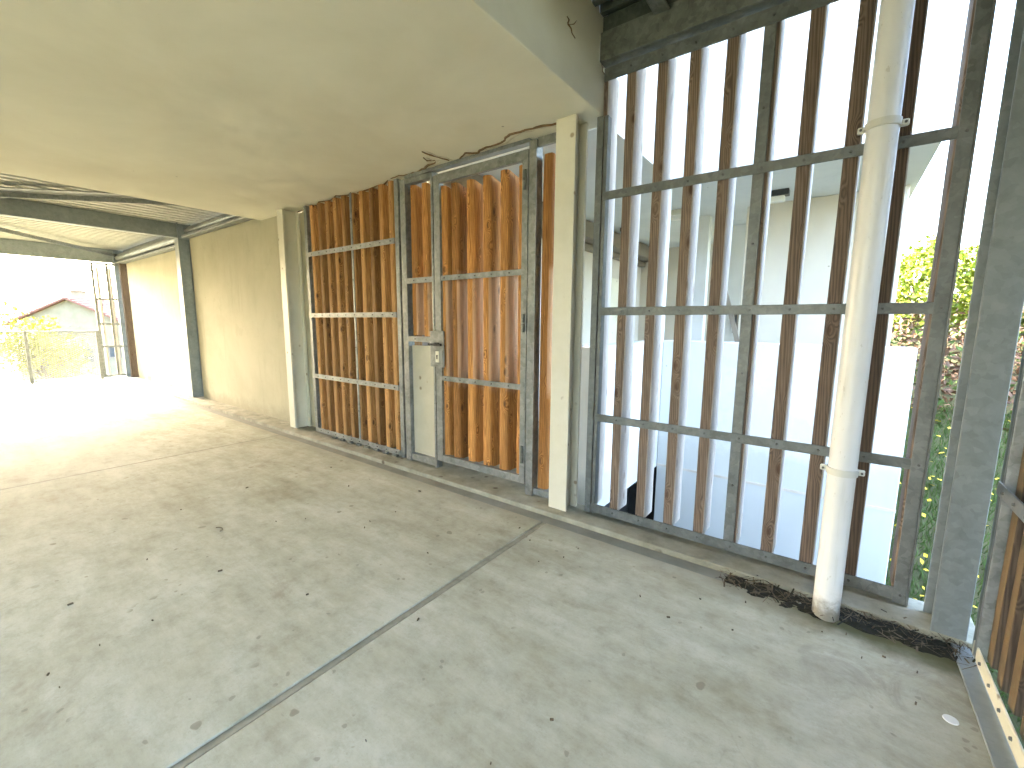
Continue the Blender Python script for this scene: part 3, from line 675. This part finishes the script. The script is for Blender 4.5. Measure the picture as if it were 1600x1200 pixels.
for i, (cx, cy, rx, ry, rz, zb, lab) in enumerate(((1.15, 9.6, 1.0, .8, 1.0, 1.35, 'bright yellow green hedge bush seen beside the right end of the gallery'), (2.7, 9.9, 1.1, .9, 1.15, 1.45, 'bright yellow green bush behind the near right corner post'))):
    t_ = thing('hedge_bush', lab, 'bush', (cx, cy, ground_h(cx, cy)), 0, 'bushes on top of the bank')
    V, F = leaves(9500, lambda: hedge_pt(0, 0, rx, ry, rz, zb - ground_h(cx, cy)), .05)
    pydata('foliage', V, F, MAT['leafh'], None, t_)
    b = MB()
    for k in range(5):
        a = k * 1.3; b.cyl((.1 * math.cos(a), .1 * math.sin(a), -.1), (.5 * math.cos(a), .4 * math.sin(a), 1.1), .025, .01, 7)
    b.build('stems', MAT['bark'], t_)
def bank_pt(x0, x1, y0, y1, h):
    x = random.uniform(x0, x1); y = random.uniform(y0, y1); return (x, y, ground_h(x, y) + random.random() ** 1.5 * h)
V, F = leaves(5200, lambda: bank_pt(.3, 3.6, 7.0, 9.0, .5), .045, .5)
tag(pydata('russet_shrubs', V, F, [MAT['leafr'], MAT['leafg']], [0 if random.random() < .75 else 1 for _ in F]), 'low russet leaved shrubs covering the upper bank below the hedge', 'shrubs', kind='stuff')
V = []; F = []
for _ in range(14000):
    x = random.uniform(.2, 2.2); y = random.uniform(4.1, 7.3); z = ground_h(x, y) - .01; h = random.uniform(.04, .13); a = random.random() * 6.28; w = .006
    c, s_ = math.cos(a) * w, math.sin(a) * w; lx, ly = random.gauss(0, .04), random.gauss(0, .04); i = len(V)
    V += [(x - c, y - s_, z), (x + c, y + s_, z), (x + lx, y + ly, z + h)]; F.append((i, i + 1, i + 2))
tag(pydata('grass', V, F, MAT['leafg']), 'green grass on the bank seen through the gap beside the corner post', 'grass', kind='stuff')
V, F = leaves(260, lambda: (lambda x, y: (x, y, ground_h(x, y) + random.uniform(.06, .14)))(random.uniform(.3, 1.8), random.uniform(4.3, 7.2)), .022, .9, 2)
tag(pydata('wild_flowers', V, F, MAT['flower']), 'yellow wild flowers dotted through the grass on the bank', 'flowers', kind='stuff')

# ------------------------------------------------------------------ house and tree beyond the open end
h = thing('gabled_house', 'pale gabled house with a red tiled roof beyond the mesh railing', 'house', (-55.0, 7.7, -4.6), R(52))
# local: gable faces -y... ridge runs along +y (away)
gw, ez, pz, dp = 4.1, 5.45, 7.65, 12.0
b = MB(); b.prism([(-gw, 0), (gw, 0), (gw, ez), (0, pz - .15), (-gw, ez)], 'y', 0, dp); b.build('wall', MAT['housewall'], h)
rf = None
for s_ in (-1, 1):
    b = MB(); b.prism([(0, pz), (s_ * (gw + .5), ez - .15), (s_ * (gw + .5), ez - .33), (0, pz - .18)], 'y', -.5, dp + .5)
    L = math.hypot(gw + .5, pz - ez + .15); ux, uz = s_ * (gw + .5) / L, -(pz - ez + .15) / L
    for k in range(16):
        t = L * (k + .5) / 16; b.box(-.03, .03, -.5, dp + .5, -.02, .03, 0, 0, 1, Matrix.Translation((ux * t, 0, pz + uz * t + .02)))
    rf = b.build('roof', MAT['tile'], h)
b = MB(); b.box(-1.5, -.7, 3.0, 3.8, 6.4, 8.3, 0, .02); b.box(-1.6, -.6, 2.9, 3.9, 8.3, 8.42, 0, .02); b.build('chimney', MAT['housewall'], rf)
for (x, z, w, hh) in ((-.8, 2.5, .9, 1.4), (1.0, 2.5, .9, 1.4), (3.0, 2.8, .9, 1.1), (-2.6, 2.5, .9, 1.4)):
    b = MB(); b.box(x - w / 2, x + w / 2, -.06, -.002, z - hh / 2, z + hh / 2, 0, .01); wn = b.build('window', MAT['shutter'], h)
    b = MB(); b.box(x - w / 2 + .08, x + w / 2 - .08, -.075, -.062, z - hh / 2 + .08, z + hh / 2 - .08, 0, 0); b.build('pane', MAT['glass'], wn)
for x in (-.2, .5):
    for z in (5.0, 4.5):
        b = MB(); b.box(x - .12, x + .12, -.03, -.002, z, z + .12, 0, 0); b.build('wall_vent', MAT['shutter'], h)

t_ = thing('garden_tree', 'yellow green leafy tree in front of the gabled house', 'tree', (-31.0, 2.6, -4.6))
b = MB()
def limb(a, d_, L, r, k):
    a = Vector(a); d_ = Vector(d_).normalized(); e_ = a + d_ * L; b.cyl(a, e_, r, r * .65, 8); tips.append(e_)
    if k:
        for q_ in range(3):
            nd = (d_ + Vector((random.gauss(0, .55), random.gauss(0, .55), random.gauss(.25, .35)))).normalized(); limb(e_ - d_ * L * .1 * q_, nd, L * .68, r * .6, k - 1)
tips = []; limb((0, 0, -.1), (.05, .2, 1), 1.9, .16, 4); b.build('trunk', MAT['bark'], t_)
V = []; F = []
cl = [Vector(random.choice(tips)) + Vector((random.gauss(0, .25), random.gauss(0, .3), random.gauss(0, .25))) for _ in range(95)]
cl = [c for c in cl if c.z > 2.2]
cl += [Vector((random.gauss(0, 1.0), random.gauss(-.4, 1.3), random.gauss(4.4, .8))) for _ in range(50)]
V, F = leaves(5200, lambda: (lambda c: (c.x + random.gauss(0, .24), c.y + random.gauss(0, .24), c.z + random.gauss(0, .2)))(random.choice(cl)), .085, .6)
pydata('crown', V, F, MAT['leafy'], None, t_)
